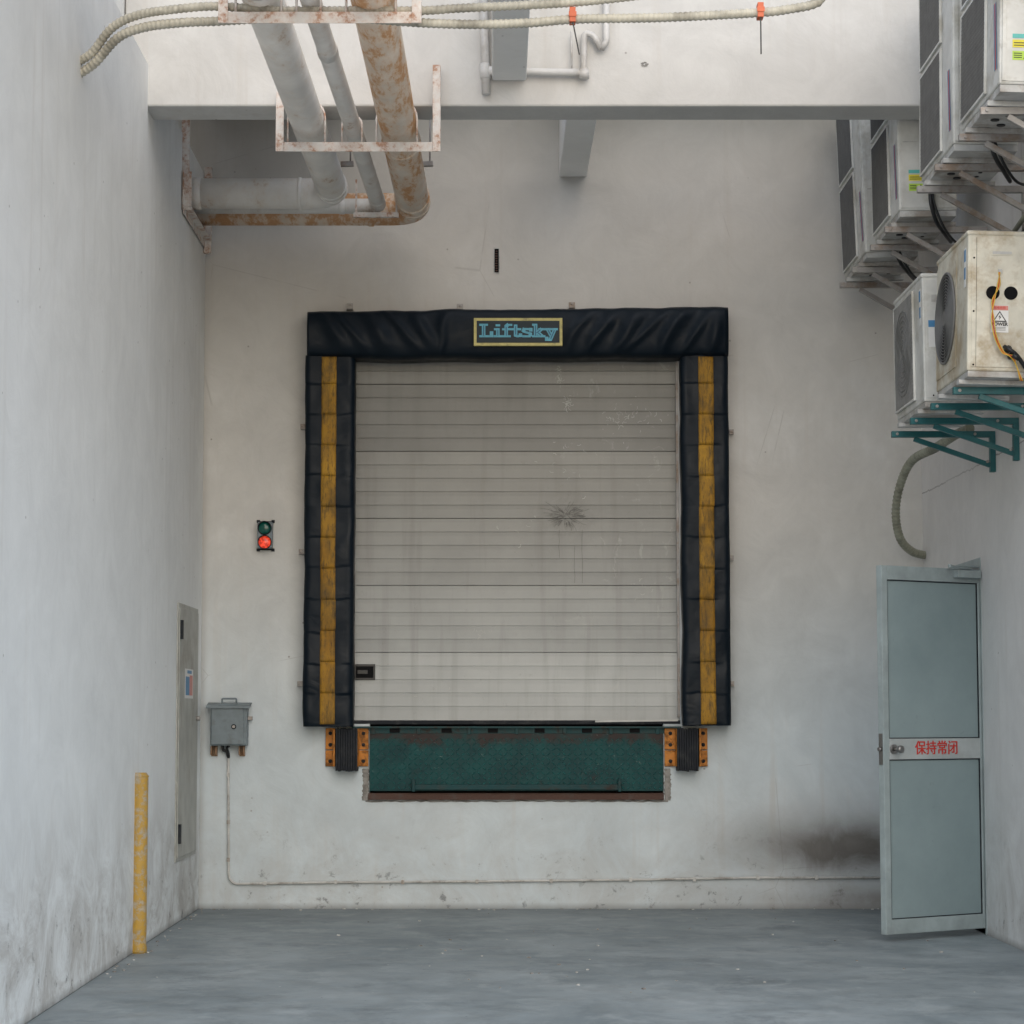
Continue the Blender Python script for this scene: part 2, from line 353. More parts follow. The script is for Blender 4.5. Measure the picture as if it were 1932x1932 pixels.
# ---------------------------------------------------------------- setting
XL=-1.988; XR=2.934; YN=-7.2
b=B(); b.poly([(-90,-90,0),(90,-90,0),(90,90,0),(-90,90,0)]); b.obj('ground','floor',kind='structure',origin=(0,0,0))
def wallgrid(u,v,holes,fn,depthfn,b,m=0):
    us=sorted(set(u+[h[0] for h in holes]+[h[1] for h in holes])); vs=sorted(set(v+[h[2] for h in holes]+[h[3] for h in holes]))
    def hole(i,j):
        if i<0 or j<0 or i>=len(us)-1 or j>=len(vs)-1: return False
        cu=(us[i]+us[i+1])/2; cv=(vs[j]+vs[j+1])/2
        return any(h[0]<cu<h[1] and h[2]<cv<h[3] for h in holes)
    for i in range(len(us)-1):
        for j in range(len(vs)-1):
            a,c,d,e=us[i],us[i+1],vs[j],vs[j+1]
            if not hole(i,j): b.poly([fn(a,d),fn(c,d),fn(c,e),fn(a,e)],m)
            else:
                for (ii,jj,p,q) in ((i-1,j,(a,d),(a,e)),(i+1,j,(c,d),(c,e)),(i,j-1,(a,d),(c,d)),(i,j+1,(a,e),(c,e))):
                    if not hole(ii,jj): b.poly([fn(*p),fn(*q),depthfn(*q),depthfn(*p)],m)
dx0,_=W(666,1200); dx1,_=W(1283,1200); _,dzt=W(900,668); _,dzb=W(900,1366)
px0,_=W(697,1440); px1,_=W(1252,1440); _,pzb=W(900,1497)
b=B(); wallgrid([-2.3,3.2],[0,6.3],[(dx0,dx1,dzb,dzt),(px0,px1,pzb,dzb)],lambda u,v:(u,0,v),lambda u,v:(u,.14,v),b)
b.poly([(-2.3,.3,0),(3.2,.3,0),(3.2,.3,6.3),(-2.3,.3,6.3)]); b.poly([(-2.3,0,6.3),(3.2,0,6.3),(3.2,.3,6.3),(-2.3,.3,6.3)])
b.obj('back_wall','back',label='pale plastered warehouse end wall with a loading dock opening',category='wall',origin=(0,0,0),recalc=False)
b=B(); b.box(-2.4,XL,-2.64,0,0,5.02); b.box(-2.4,XL+.012,YN,-2.64,0,5.02); b.box(-2.4,XL-.13,YN,0,5.02,5.7)
b.obj('side_wall','left',label='stained white plaster side wall with a stepped upper ledge',category='wall',bevel=.006,origin=(-2.2,-4,0))
DH0,DH1=-1.73,-.87
b=B(); wallgrid([YN+1,0],[0,5.7],[(DH0,DH1,0,2.2)],lambda u,v:(XR,u,v),lambda u,v:(XR+.2,u,v),b)
Y1=YN+1
b.poly([(XR+.25,Y1,0),(XR+.25,-1.8,0),(XR+.25,-1.8,5.7),(XR+.25,Y1,5.7)]); b.poly([(XR,Y1,5.7),(XR+.25,Y1,5.7),(XR+.25,0,5.7),(XR,0,5.7)]); b.poly([(XR,Y1,0),(XR+.25,Y1,0),(XR+.25,Y1,5.7),(XR,Y1,5.7)])
b.obj('side_wall','right',label='pinkish grey plaster side wall carrying air conditioner brackets',category='wall',origin=(3,-4,0),recalc=False)
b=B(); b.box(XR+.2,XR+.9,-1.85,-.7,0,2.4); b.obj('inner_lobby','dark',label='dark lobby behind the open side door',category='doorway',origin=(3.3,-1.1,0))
b=B(); b.box(XL-.125,XR-.002,-2.65,-2.35,4.772,5.65); b.obj('concrete_beam','beam',label='wide whitewashed concrete cross beam between the walls',category='beam',bevel=.012)
x0,zz=W(1055,334); x1,_=W(1107,334); b=B(); b.box(x0,x1,-2.345,-.002,zz,5.6); b.obj('concrete_joist','joist',label='short concrete joist joining cross beam and end wall',category='beam',bevel=.01)
x0,_=W(928,150,-2.65); x1,_=W(993,150,-2.65); zz=W(960,153,-2.65)[1]; b=B(); b.box(x0,x1,-6.0,-2.655,zz,5.6); b.obj('concrete_joist','joist',label='long concrete joist running out from the cross beam',category='beam',bevel=.01)
b=B(); b.box(-2.1,3.15,-.8,-.001,5.71,5.83); b.obj('unseen_roof_slab','beam',label='narrow concrete roof slab above the dock bay',category='roof')
b=B(); b.box(XL+.002,-.95,-2.34,-.003,5.5,5.62); b.obj('unseen_roof_slab','beam',label='unseen slab added above the pipe elbows to shade the wall',category='roof')  # out of view, added to darken the wall over the pipes
# ---------------------------------------------------------------- dock door
door=empty('dock_door',(.2,.06,dzb),'closed grey sectional dock door with ribbed panels and splash stains','door')
X0,X1=dx0-.03,dx1+.03
ribs=[675]+[700+25.31*i for i in range(27)]
secs=[(675,725,1.02),(725,851.5,.84),(851.5,978,.97),(978,1104.5,.93),(1104.5,1231,.96),(1231,1361,1.08)]
DY=.055
for (ya,yb,tone) in secs:
    rs=[W(900,ya,DY)[1]]+[W(900,r,DY)[1] for r in ribs if ya+3<r<yb-3]+[W(900,yb,DY)[1]]
    prof=[]
    for i,(za,zb) in enumerate(zip(rs[:-1],rs[1:])):
        g=.0042; e=.0065 if i==0 else .0035
        prof+=[(DY+e,za-.0006),(DY,za-g),(DY+.0018,(za*.7+zb*.3)),(DY+.001,(za*.2+zb*.8)),(DY-.0005,zb+.003)]
    prof+=[(DY+.010,rs[-1]+.0006)]
    b=B(); rings=[[(x,y,z) for (y,z) in prof] for x in (X0,X1)]
    b.loft(rings,0,caps=False,smooth=False,closed=False)
    b.poly([(X0,DY+.013,rs[-1]),(X1,DY+.013,rs[-1]),(X1,DY+.013,rs[0]),(X0,DY+.013,rs[0])],1)
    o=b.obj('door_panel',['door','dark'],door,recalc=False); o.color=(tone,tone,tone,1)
b=B(); z0=W(900,1367,.05)[1]; z1=W(900,1359,.05)[1]; b.box(X0,X1,.03,.075,z0,z1); b.obj('bottom_seal','black',door,bevel=.004)
b=B(); xa,za=W(666,1283,.05); xb,zb=W(708,1253,.05); b.box(xa,xb,.045,.053,za,zb,0); b.box(xa+.02,xb-.012,.04,.045,za+.015,zb-.015,1); b.box(xa+.03,xb-.05,.034,.04,za+.04,zb-.04,0); b.obj('door_handle',['cable','dark'],door,bevel=.002)
for (a,c) in ((W(1276,1000,.04)[0],X1-.01),(X0+.01,W(671,1000,.04)[0])):
    b=B(); b.box(a,c,.028,.048,z1+.02,dzt-.01); b.obj('guide_rail','galv',door,bevel=.003)
b=B()
cx,cz=W(1068,972,.05)
for i in range(120):
    a=random.uniform(0,2*math.pi); r0=random.uniform(.0,.07); L=random.uniform(.008,.05)*(1.6 if random.random()<.2 else 1)
    ca,sa=math.cos(a)*1.5,math.sin(a)*.85; pts=[]
    for t in (0,.35,.7,1): 
        rr=r0+L*t; pts.append((cx+ca*rr+random.uniform(-.006,.006),cz+sa*rr+random.uniform(-.006,.006)))
    ribbon(b,pts,random.uniform(.0008,.0022),DY-.003-i*.00001)
for (u,v0,v1) in ((1055,1000,1052),(1084,1030,1100),(1098,1000,1100)):
    p=[W(u+random.uniform(-1,1),v0+(v1-v0)*t/5,.05) for t in range(6)]; ribbon(b,p,.0018,DY-.0045)
b.obj('splash_stain','stain',door,recalc=False)
b=B()
for (u,v,w,h,n_) in ((1056,712,5,22,24),(1073,760,12,12,30),(1195,790,60,50,34),(1155,800,30,40,12),(1060,850,60,60,10),(1215,1110,60,40,12),(915,1192,24,14,12),(985,1000,60,50,6),(800,1310,90,20,8),(1090,900,40,90,8)):
    for i in range(n_):
        a=W(u+random.gauss(0,w*.4),v+random.gauss(0,h*.4),.05); l=random.uniform(.006,.035); th=random.uniform(0,6.28)
        pts=[a,(a[0]+l*.5*math.cos(th),a[1]+l*.5*math.sin(th)),(a[0]+l*math.cos(th+.5),a[1]+l*math.sin(th+.5))]
        ribbon(b,pts,random.uniform(.0012,.0042),DY-.0028-i*.00001)
b.obj('paint_smear','smear',door,recalc=False)
# ---------------------------------------------------------------- dock seal
seal=empty('dock_seal',(.2,0,dzb),'black vinyl dock seal with padded header and yellow guide strips','dock seal')
YF=-.21
FOLDS=[(-1.08,.5,.055,.030),(-.95,.9,.04,.022),(-.78,.6,.06,.034),(-.60,1.0,.04,.024),(-.46,.5,.05,.030),(-.33,-.2,.035,.02),(.56,-.5,.045,.030),(.72,-.9,.05,.026),(.90,-.6,.06,.036),(1.04,-1.1,.04,.022),(1.22,-.5,.055,.034),(1.38,-.8,.04,.024),(1.5,-.3,.05,.028)]
def header():
    b=B(); xa=W(578,625,-.26)[0]; xb=W(1376,625,-.26)[0]; N=300; rings=[]
    for i in range(N+1):
        t=i/N; x=xa+(xb-xa)*t; px=578+798*t
        ztop=W(px,584-9*t,-.26)[1]+.007*nz(x*5,3,0)+.009*nz(x*2,8,0); zbot=W(px,671-3*t,-.26)[1]+.014*nz(x*2.2,0,5)-.012*math.sin(math.pi*t)
        H=ztop-zbot; K=24; ring=[(x,-.003,ztop)]
        for k in range(K+1):
            s=k/K; z=ztop-H*s; bul=math.sin(math.pi*s)**.35 if 0<s<1 else 0
            sign=math.exp(-((px-978)/105)**4); fold=0
            for (fx,sl,wd,am) in FOLDS:
                c=fx+sl*.16*(s-.5)*2+.05*nz(s*1.5,fx*3,2); dd=(x-c)/(wd*(.6+.8*s if sl>0 else 1.3-.7*s)); fold+=am*math.exp(-dd*dd)
            fold=(fold+.010*nz(x*4,s*1.5,4)+.004*nz(x*14-s*3,s*3,7))*(1-.93*sign)
            side=.6 if min(t,1-t)*N<1 else 1
            ring.append((x,-.178-(.070*bul)*side-fold*(.2+.8*math.sin(math.pi*s)),z+.003*nz(x*9,s*2,7)))
        ring.append((x,-.003,zbot)); rings.append(ring)
    b.loft(rings,0,caps=True); return b.obj('header_pad','vinyl',seal)
hp=header()
def pad(pxa,pxb,pya,pyb,sa,sb,wob):
    xa=W(pxa,1020,YF)[0]; xb=W(pxb,1020,YF)[0]; zt=W(900,pya,YF)[1]; zb=W(900,pyb,YF)[1]
    ztop_strip=W(900,672,YF)[1]; seg=W(900,1000,YF)[1]-W(900,1058.5,YF)[1]
    N=320; K=22
    def disp(x,z,u):
        q=(ztop_strip-z)/seg+.12+.16*nz(x*4,z*1.5,wob); ph=q%1.0; j=int(q)
        am=.6+.9*nz(j*1.7,wob,3)
        return .0035*ph+.005*am*math.sin(math.pi*ph)*math.sin(math.pi*u)+.015*nz(x*5+j*.3,z*3,wob)+.004*nz(x*13,z*8,wob+4)
    def edge(z,sg):
        ph=((ztop_strip-z)/seg+.12)%1.0
        return .002*math.sin(math.pi*ph)+.010*nz(z*2.4,sg,wob)
    b=B(); rings=[]
    for i in range(N+1):
        z=zb+(zt-zb)*i/N; ea=xa-edge(z,1); eb=xb+edge(z,2)*.5
        ring=[(ea+.004,-.002,z)]
        for k in range(K+1):
            u=k/K; x=ea+(eb-ea)*u; rnd=.02*(1-min(1,min(u,1-u)*9))**2
            ring.append((x,YF+rnd-disp(x,z,u)+.02,z))
        ring.append((eb,-.002,z)); rings.append(ring)
    b.loft(rings,0); p=b.obj('side_pad','vinyl',seal)
    b=B(); s0=W(sa,1020,YF)[0]; s1=W(sb,1020,YF)[0]; zz=ztop_strip
    n=0
    while zz>zb+.02 and n<13:
        ph0=seg*(.88) if n==0 else seg
        z1=max(zz-ph0,zb+.006); R=10; rings=[]
        jx=random.uniform(-.0025,.0025)
        for i in range(R+1):
            z=zz-(zz-z1)*i/R; z_=min(zz-.0005,max(z1+.0005,z)); rings.append([(s0+jx+(s1-s0)*u,YF-disp(s0+(s1-s0)*u,z_,.35+.3*u)+.02-.0075-.002*i/R,z_) for u in (0,.2,.4,.6,.8,1)]+[(s1+jx,YF+.035,z_),(s0+jx,YF+.035,z_)])
        b.loft(rings,0,smooth=True); zz=z1; n+=1
    b.obj('warning_strip','strip',p)
pad(573.5,666.5,669,1371,605,633,1.)
pad(1288,1377.5,664,1369,1320,1348.5,9.)
b=B(); sy=-.283
sx0,sz0=W(894,652,sy); sx1,sz1=W(1061,600,sy); b.box(sx0,sx1,sy,sy+.03,sz0,sz1,0)
bw=.019; b.box(sx0+bw,sx1-bw,sy-.002,sy,sz0+bw,sz1-bw,1)
# slab letters: strokes (x0,y0,x1,y1), advance, in letter heights
LT={'L':([(.36,.06,.36,.94),(.06,.94,.66,.94),(.06,.06,1.14,.06),(1.08,.06,1.08,.36)],1.30),
'i':([(.36,.06,.36,.60),(.10,.60,.36,.60),(.06,.06,.66,.06),(.25,.9,.47,.9)],.78),
'f':([(.34,.06,.34,.82),(.34,.84,.48,.93),(.46,.93,.80,.93),(.06,.60,.72,.60),(.06,.06,.66,.06)],.86),
't':([(.34,.88,.34,.14),(.32,.10,.52,.06),(.50,.06,.78,.08),(.78,.08,.78,.20),(.06,.60,.76,.60)],.92),
's':([(.78,.60,.24,.61),(.20,.61,.13,.46),(.15,.42,.40,.355),(.40,.355,.70,.29),(.76,.26,.76,.13),(.70,.055,.12,.055),(.80,.50,.80,.62)],.96),
'k':([(.28,.06,.28,.94),(.06,.94,.28,.94),(.06,.06,.54,.06),(.32,.28,.76,.58),(.62,.60,1.02,.60),(.46,.36,.82,.10),(.66,.06,1.08,.06)],1.14),
'y':([(.04,.60,.50,.60),(.66,.60,1.08,.60),(.26,.56,.56,.10),(.88,.56,.50,-.18),(.50,-.22,.16,-.22),(.16,-.22,.16,-.06)],1.1)}
tx0,tz0=W(905,636,sy); tx1,_=W(1051,637,sy); capH=W(900,611.5,sy)[1]-tz0
tot=sum(LT[c][1] for c in 'Liftsky'); sc=(tx1-tx0)/tot
def letters(w,hw,y,m,only=False):
    x=tx0; k=0
    for c in 'Liftsky':
        for (a,bb,cc,d) in LT[c][0]:
            p=Vector((x+a*sc,tz0+bb*capH)); q=Vector((x+cc*sc,tz0+d*capH)); L=(q-p).length; dd=(q-p).normalized()
            horiz=abs(dd.y)<.3
            if only and (horiz or L<capH*.3): continue
            ext=dd*((hw*.5) if not only else -.004)
            ribbon(b,[tuple(p-ext),tuple(q+ext)],hw if horiz else w,y-k*.00002,m); k+=1
        x+=LT[c][1]*sc
letters(.0240,.0145,sy-.0035,2); letters(.0065,.005,sy-.0055,3,True)
b.obj('sign_panel',['signy','signbg','signt','signd'],hp,label='dark sign reading Liftsky with yellow border',recalc=False)
for (u,v) in ((1079,575),(660,577),(868,578)):
    b=B(); x,z=W(u,v,-.05); b.box(x-.022,x+.022,-.06,-.052,z-.02,z+.016); b.cyl((x,-.075,z+.004),(x,-.06,z+.004),.008,seg=8); b.box(x-.022,x+.022,-.06,0,z-.026,z-.02); b.obj('fixing_lug','galv',seal,bevel=.002)
for (u,v) in ((571,805),(568,1041),(565,1290),(1380,815),(1380,1053),(1381,1290)):
    b=B(); x,z=W(u,v,-.02); b.box(x-.015,x+.03 if u<900 else x+.015,-.03,-.002,z-.018,z+.018); b.cyl((x,-.045,z),(x,-.03,z),.008,seg=8); b.obj('fixing_lug','galv',seal,bevel=.002)
# ---------------------------------------------------------------- leveller
lev=empty('dock_leveller',(.15,-.02,pzb),'dark teal tread plate dock leveller set in a wall pit','dock leveller')
xa,zt=W(698,1384,-.02); xb,zb=W(1251,1492,-.02)
b=B(); b.box(xa,xb,-.035,-.02,zb,zt)
r=0; z=zb+.020; pit=.036
while z<zt-.012:
    x=xa+.020; c=0
    while x<xb-.016:
        s_=1 if (r+c)%2 else -1; T=Matrix.Translation((x,-.035,z))@Matrix.Rotation(s_*math.radians(40),4,'Y')
        L,w_=.0200,.0056
        vs=[T@Vector(q) for q in ((-L,.0005,0),(0,.0005,-w_),(L,.0005,0),(0,.0005,w_),(-L*.55,-.005,0),(L*.55,-.005,0))]
        v=[b.bm.verts.new(q) for q in vs]
        for f in ((0,1,5,4),(1,2,5),(2,3,4,5),(3,0,4)): b.bm.faces.new([v[i] for i in f])
        x+=pit; c+=1
    z+=pit*.9; r+=1
def treadmat():
    n=NT('tread_plate'); a=n.noise(3.2,6,.75,dist=.5)
    c=n.mix(n.mr(n.noise(8,4),.3,.7),(.002,.030,.034),(.004,.060,.060))
    edge=n.mr(n.z,zt-.12,zt-.01,0,1,True)
    m=n.mr(n.math('ADD',a,n.mul(edge,.22)),.60,.74,0,.92); c=n.mix(m,c,(.032,.018,.016))
    tip=n.mr(n.y,-.0397,-.0358,1,0); c=n.mix(n.mul(tip,n.mr(n.noise(9,5,.7),.38,.56,.35,1.)),c,(.05,.24,.23))
    c=n.mix(n.mr(n.noise(22,5,.75,n.scale(n.pos,(1,1,1.5)),1.5),.65,.69,0,.7),c,(.24,.30,.28))
    return n.fin(c,.5,.0,spec=.2)
M['tread']=treadmat(); b.obj('lip_plate','tread',lev)
b=B(); x0,z0=W(698,1384,-.0); x1,z1=W(1252,1370,-.0)
b.box(x0,x1,-.03,.02,z0,z1-.004,0)
for u in (745,843,930,1018,1107,1197): 
    x,_=W(u,1376); b.box(x-.034,x+.034,-.036,-.0305,z0+.006,z1-.006,1)
for u in (705,790,885,975,1065,1152,1240):
    x,_=W(u,1376); b.box(x-.012,x+.012,-.045,-.0305,z0-.004,z1-.008,0)
b.obj('hinge_bar',['tealrust','dark'],lev,bevel=.002)
b=B(); x0,zb0=W(780,1490,-.05); x1,zt0=W(1172,1480,-.05)
b.box(x0,x1,-.07,-.042,zb0,zt0)
for u in (780,1168): x,_=W(u,1480,-.05); b.box(x-.008,x+.012,-.085,-.0425,zb0-.012,zt0+.035)
b.obj('lip_bar','tealrust',lev,bevel=.003)
b=B(); b.box(px0,px1,.1,.13,pzb,dzb,0); b.obj('pit_shadow_plate','dark',lev)
b=B(); z0=W(900,1509,-.01)[1]; z1=W(900,1498,-.01)[1]; xx0=W(684,1500)[0]; xx1=W(1266,1500)[0]
b.box(xx0+.04,xx1-.05,-.03,-.001,z0,z1,0); b.box(xx0+.04,xx1-.05,-.03,.09,z1-.001,z1+.006,0)
b.obj('pit_edge_angle','rust',lev,bevel=.003)
def ragged(b,xa,xb,za,zb,y,n=26,vert=True,am=.006):
    rings=[]
    for i in range(n+1):
        t=i/n; o1=random.uniform(-am,am); o2=random.uniform(-am,am)
        if vert: z=za+(zb-za)*t; rings.append([(xa+o1,-.0006,z),(xa+o1+.003,y,z),(xb+o2-.003,y,z),(xb+o2,-.0006,z)])
        else: x=xa+(xb-xa)*t; rings.append([(x,-.0006,za+o1),(x,y,za+o1+.003),(x,y,zb+o2-.003),(x,-.0006,zb+o2)])
    b.loft(rings,0,smooth=False)
zc=W(900,1450)[1]; zd=W(900,1510)[1]
for (a,c,d,e,v_,am) in ((xx0,px0-.004,zd,zc,True,.006),(px1+.004,xx1,zd,zc,True,.006),(xx0+.02,xx1-.02,zd-.010,zd,False,.004)):
    b=B(); ragged(b,a,c,d,e,-.007,26 if v_ else 60,v_,am); b.obj('chipped_pit_edge','chip',lev)
b=B(); b.box(dx0,dx1,-.06,.1,dzb-.028,dzb-.016); b.obj('threshold_plate','tealrust',lev)
b=B(); p0=P(1123,1361,-.07); p1_=P(1279,1359,-.07); b.bar(p0,p1_,.02,.012); b.obj('wood_lath','smear',label='thin pale lath lying along the door threshold',category='lath')
# ---------------------------------------------------------------- bumpers
def bumper(pa,pb,pc,pd):
    e=empty('dock_bumper',(W((pa+pd)/2,1450)[0],-.05,W(900,1453)[1]),'black laminated rubber dock bumper with worn orange brackets','bumper','bumpers under the dock door')
    za=W(900,1452,-.1)[1]; zb_=W(900,1374,-.1)[1]
    x0=W(pb,1400,-.12)[0]; x1=W(pc,1400,-.12)[0]; b=B(); n=9
    for i in range(n):
        a=x0+(x1-x0)*i/n; c=x0+(x1-x0)*(i+1)/n; dz=random.uniform(-.004,.004); b.box(a+.0008,c-.0008,-.13+random.uniform(0,.006),-.01,za+dz-.01,zb_+dz-.001)
    b.obj('rubber_block','black',e,bevel=.002)
    for (l,rr) in ((pa,pb-1),(pc+1,pd)):
        b=B(); a=W(l,1400,-.03)[0]; c=W(rr,1400,-.03)[0]; zm=W(900,1415,-.04)[1]; zl=za+.02
        b.box(a,c,-.022,-.002,zl,zm-.003); b.box(a,c,-.022,-.002,zm+.003,zb_)
        inner=c if l==pa else a; b.box(inner-.006,inner+.006,-.11,-.022,zl,zb_-.003)
        for z in (zl+.035,zm+.035,zb_-.035): b.cyl(((a+c)/2,-.023,z),((a+c)/2,-.018,z),.014,seg=12,m=1); b.cyl(((a+c)/2,-.034,z),((a+c)/2,-.023,z),.008,seg=6,m=1)
        b.obj('mounting_plate',['bumper_y','black'],e,bevel=.003)
bumper(614,633,675,695); bumper(1254,1277,1318,1335)
# ---------------------------------------------------------------- signal light
sg=empty('signal_light',(W(500,1040)[0],0,W(500,1040)[1]),'small two lens dock signal with red lamp lit','traffic light')
x0,z0=W(485,1039,-.02); x1,z1=W(517,982,-.02); xm=(x0+x1)/2
b=B(); b.box(x0+.006,x1-.006,-.075,-.008,z0+.014,z1-.014); b.obj('housing','box',sg,bevel=.008)
b=B(); b.box(x0+.012,x1-.012,-.008,-.001,z0+.004,z1-.004)
for (xx,zz) in ((x0-.004,z0-.004),(x1-.018,z0-.004),(x0-.004,z1-.016),(x1-.018,z1-.016)): b.box(xx,xx+.022,-.014,-.002,zz,zz+.02); b.cyl((xx+.011,-.018,zz+.01),(xx+.011,-.014,zz+.01),.005,seg=8)
b.obj('mounting_plate','black',sg,bevel=.001)
for (v,mt,nm) in ((996,'gl','green_lens'),(1022.5,'rl','red_lens')):
    x,z=W(499,v,-.09); b=B(); rings=[]
    for k in range(7):
        a=k/6*math.pi/2; rr=.042*math.cos(a)+.0005; rings.append([(x+rr*math.cos(q*math.pi/10),-.078-.018*math.sin(a),z+rr*math.sin(q*math.pi/10)) for q in range(20)])
    b.loft(rings,0); b.obj(nm,mt,sg)
    b=B(); rings=[]
    for k in range(13):
        a=math.radians(10+160*k/12); c_,s_=math.cos(a),math.sin(a)
        rings.append([(x+.044*c_,-.074,z+.044*s_),(x+.046*c_,-.074,z+.046*s_),(x+.046*c_,-.115,z+.046*s_),(x+.044*c_,-.115,z+.044*s_)])
    b.loft(rings,0); b.torus((x,-.077,z),(0,1,0),.044,.004); b.obj('lens_hood','black',sg)
# ---------------------------------------------------------------- control box + conduit
jb=empty('control_box',(W(430,1428)[0],0,W(430,1428)[1]),'grey metal control box on rusty brackets mounted on plaster','electrical box')
x0,z0=W(396,1407,-.12); x1,z1=W(466,1333,-.12)
b=B(); b.box(x0,x1,-.11,-.012,z0,z1); b.obj('housing','box',jb,bevel=.006)
b=B(); b.box(x0+.008,x1-.02,-.122,-.1105,z0+.008,z1-.008); b.obj('box_door','box',jb,bevel=.004)
b=B(); lx,lz=W(441,1371,-.125); b.cyl((lx,-.128,lz),(lx,-.1222,lz),.017,m=1); b.cyl((lx,-.136,lz),(lx,-.128,lz),.010); b.obj('latch',['steel','black'],jb)
b=B(); xa,_=W(389,1330,-.12); xb,zz=W(472,1330,-.12); T=[(xa,-.135,z1-.002),(xb,-.135,z1+.002),(xb,-.004,z1+.022),(xa,-.004,z1+.022)]
b.poly(T); b.poly([(p[0],p[1],p[2]+.006) for p in T]); b.box(xa,xb,-.138,-.132,z1-.012,z1+.006); b.obj('rain_lid','box',jb)
b=B(); hx0,hz0=W(419,1329,-.07); hx1,hz1=W(446,1318,-.07); b.tube(fillet([(hx0,-.07,hz0),(hx0,-.07,hz1),(hx1,-.07,hz1),(hx1,-.07,hz0)],.008,4),.006,8); b.box(hx0-.01,hx1+.01,-.08,-.06,hz0-.005,hz0+.008); b.obj('carry_handle','box',jb)
M['rusty_or']=painted('bracket_orange_rust',(.24,.16,.10),amt=.55,scale=16,rust=(.12,.07,.05),rust2=(.28,.14,.06))
for (u0,u1) in ((398,410),(451,462)):
    b=B(); xa,za=W(u0,1427,-.03); xb,zb_=W(u1,1408,-.03); b.box(xa,xa+.010,-.06,-.006,za+.01,zb_); b.box(xb-.010,xb,-.06,-.006,za+.01,zb_); b.box(xa,xb,-.008,-.001,za,zb_+.03); b.cyl(((xa+xb)/2,-.02,za+.02),((xa+xb)/2,-.008,za+.02),.01,seg=8); b.obj('mounting_bracket','rusty_or',jb,bevel=.001)
b=B(); xa,za=W(466,1355,-.05); b.box(xa,xa+.035,-.05,-.02,za-.012,za+.012); b.obj('side_hasp','galv',jb,bevel=.001)
b=B(); pts=[P(420,1407,-.05),P(421,1415,-.045),P(428,1418,-.035),P(431,1428,-.022)]; b.tube(spline(pts,6),.011,8); b.tube(spline([P(432,1407,-.06),P(428,1412,-.05),P(431,1422,-.03),P(431,1430,-.022)],6),.009,8); b.obj('cable_tail','cable',jb)
b=B(); pts=[P(431,1428,-.02),P(431,1500,-.018),P(432,1668,-.018),P(620,1665,-.018),P(900,1663,-.018),P(1190,1660,-.018),P(1420,1656,-.018),P(1668,1656,-.018)]
q=fillet(pts,.06,6); b.tube(q,.0085,10)
for (u,v) in ((431,1462),(431,1551),(431,1622),(500,1667),(633,1664),(760,1664),(900,1663),(1040,1662),(1190,1660),(1310,1659),(1430,1656),(1540,1656)):
    x,z=W(u,v,-.018); b.box(x-.010,x+.010,-.029,-.001,z-.013,z+.013,1)
b.obj('wall_conduit',['conduit','pan'],label='thin painted conduit clipped along the wall foot',category='conduit')
b=B(); x0,z0=W(931,517); x1,z1=W(943,467); b.box(x0,x1,-.004,-.001,z0,z1,0); b.box(x0+.007,x1-.007,-.0065,-.004,z0+.01,z1-.01,1)
for i in range(9): b.box(x0+.010+random.uniform(0,.006),x0+.028,-.010,-.0066,z0+.018+i*.017,z0+.026+i*.017,2)
b.obj('wall_slot',['conduit','dark','rust'],label='narrow empty cable slot with rusty fixings in plaster',category='wall slot')
# ---------------------------------------------------------------- left wall cabinet + yellow post
cab=empty('wall_cabinet',(XL,-.67,.39),'tall cream metal service cabinet door set on side wall','cabinet')
b=B(); b.box(XL+.0005,XL+.009,-1.17,-.24,.385,2.01); b.obj('cabinet_frame','panel',cab,bevel=.003)
b=B(); b.box(XL+.0092,XL+.016,-1.14,-.27,.41,1.98); b.obj('cabinet_door','panel',cab,bevel=.003)
for z in (1.84,.56): b=B(); b.box(XL+.016,XL+.032,-1.13,-1.09,z-.06,z+.06,0); b.obj('hinge','black',cab)
b=B(); b.cyl((XL+.016,-.33,1.28),(XL+.04,-.33,1.28),.016); b.obj('lock','galv',cab)
b=B(); q=XL+.0165; b.box(q,q+.001,-.90,-.52,1.41,1.6,0); b.box(q+.0013,q+.0019,-.87,-.70,1.43,1.55,1); b.box(q+.0013,q+.0019,-.69,-.55,1.43,1.56,2); b.box(q+.0013,q+.0019,-.80,-.6,1.57,1.59,1); b.obj('notice_sticker',['white','blue','pink'],cab)
b=B(); base=(-1.952,-2.76); rings=[]; N=60
for i in range(N+1):
    z=.985*i/N; r_=.045+.0025*nz(z*9,1,1)+(.003 if i<3 else 0)
    if i==N: r_=.035
    rings.append([(base[0]+r_*math.cos(k*math.pi/10)+.0015*nz(z*20,k,0),base[1]+r_*math.sin(k*math.pi/10),z) for k in range(20)])
b.loft(rings,0); b.torus((base[0],base[1],.965),(0,0,1),.042,.006); b.obj('yellow_post','yellowpole',label='peeling yellow guard post against stained wall',category='post')
# ---------------------------------------------------------------- big pipes
def bigpipe(name,near,far,z,yfar,r,mat,label,cols):
    b=B(); pts=[(near,-6.6,z),(far,yfar,z),(XL-.01,yfar,z)]; q=fillet(pts,r*1.45,14)
    b.tube(q,r,28); o=b.obj(name,mat,label=label,category='pipe',group='overhead service pipes')
    for i,(y,w) in enumerate(cols):
        t=(y+6.6)/(yfar+6.6); x=near+(far-near)*t; b=B(); b.tube([(x,y-w,z),(x,y-w*.8,z),(x,y+w*.8,z),(x,y+w,z)],[r*1.005,r*1.08,r*1.08,r*1.005],28); b.obj('pipe_collar',mat,o)
    return o
def hcollar(x,w,y,z,r,mat,par):
    b=B(); b.tube([(x-w,y,z),(x-w*.8,y,z),(x+w*.8,y,z),(x+w,y,z)],[r*1.005,r*1.07,r*1.07,r*1.005],28); b.obj('pipe_collar',mat,par)
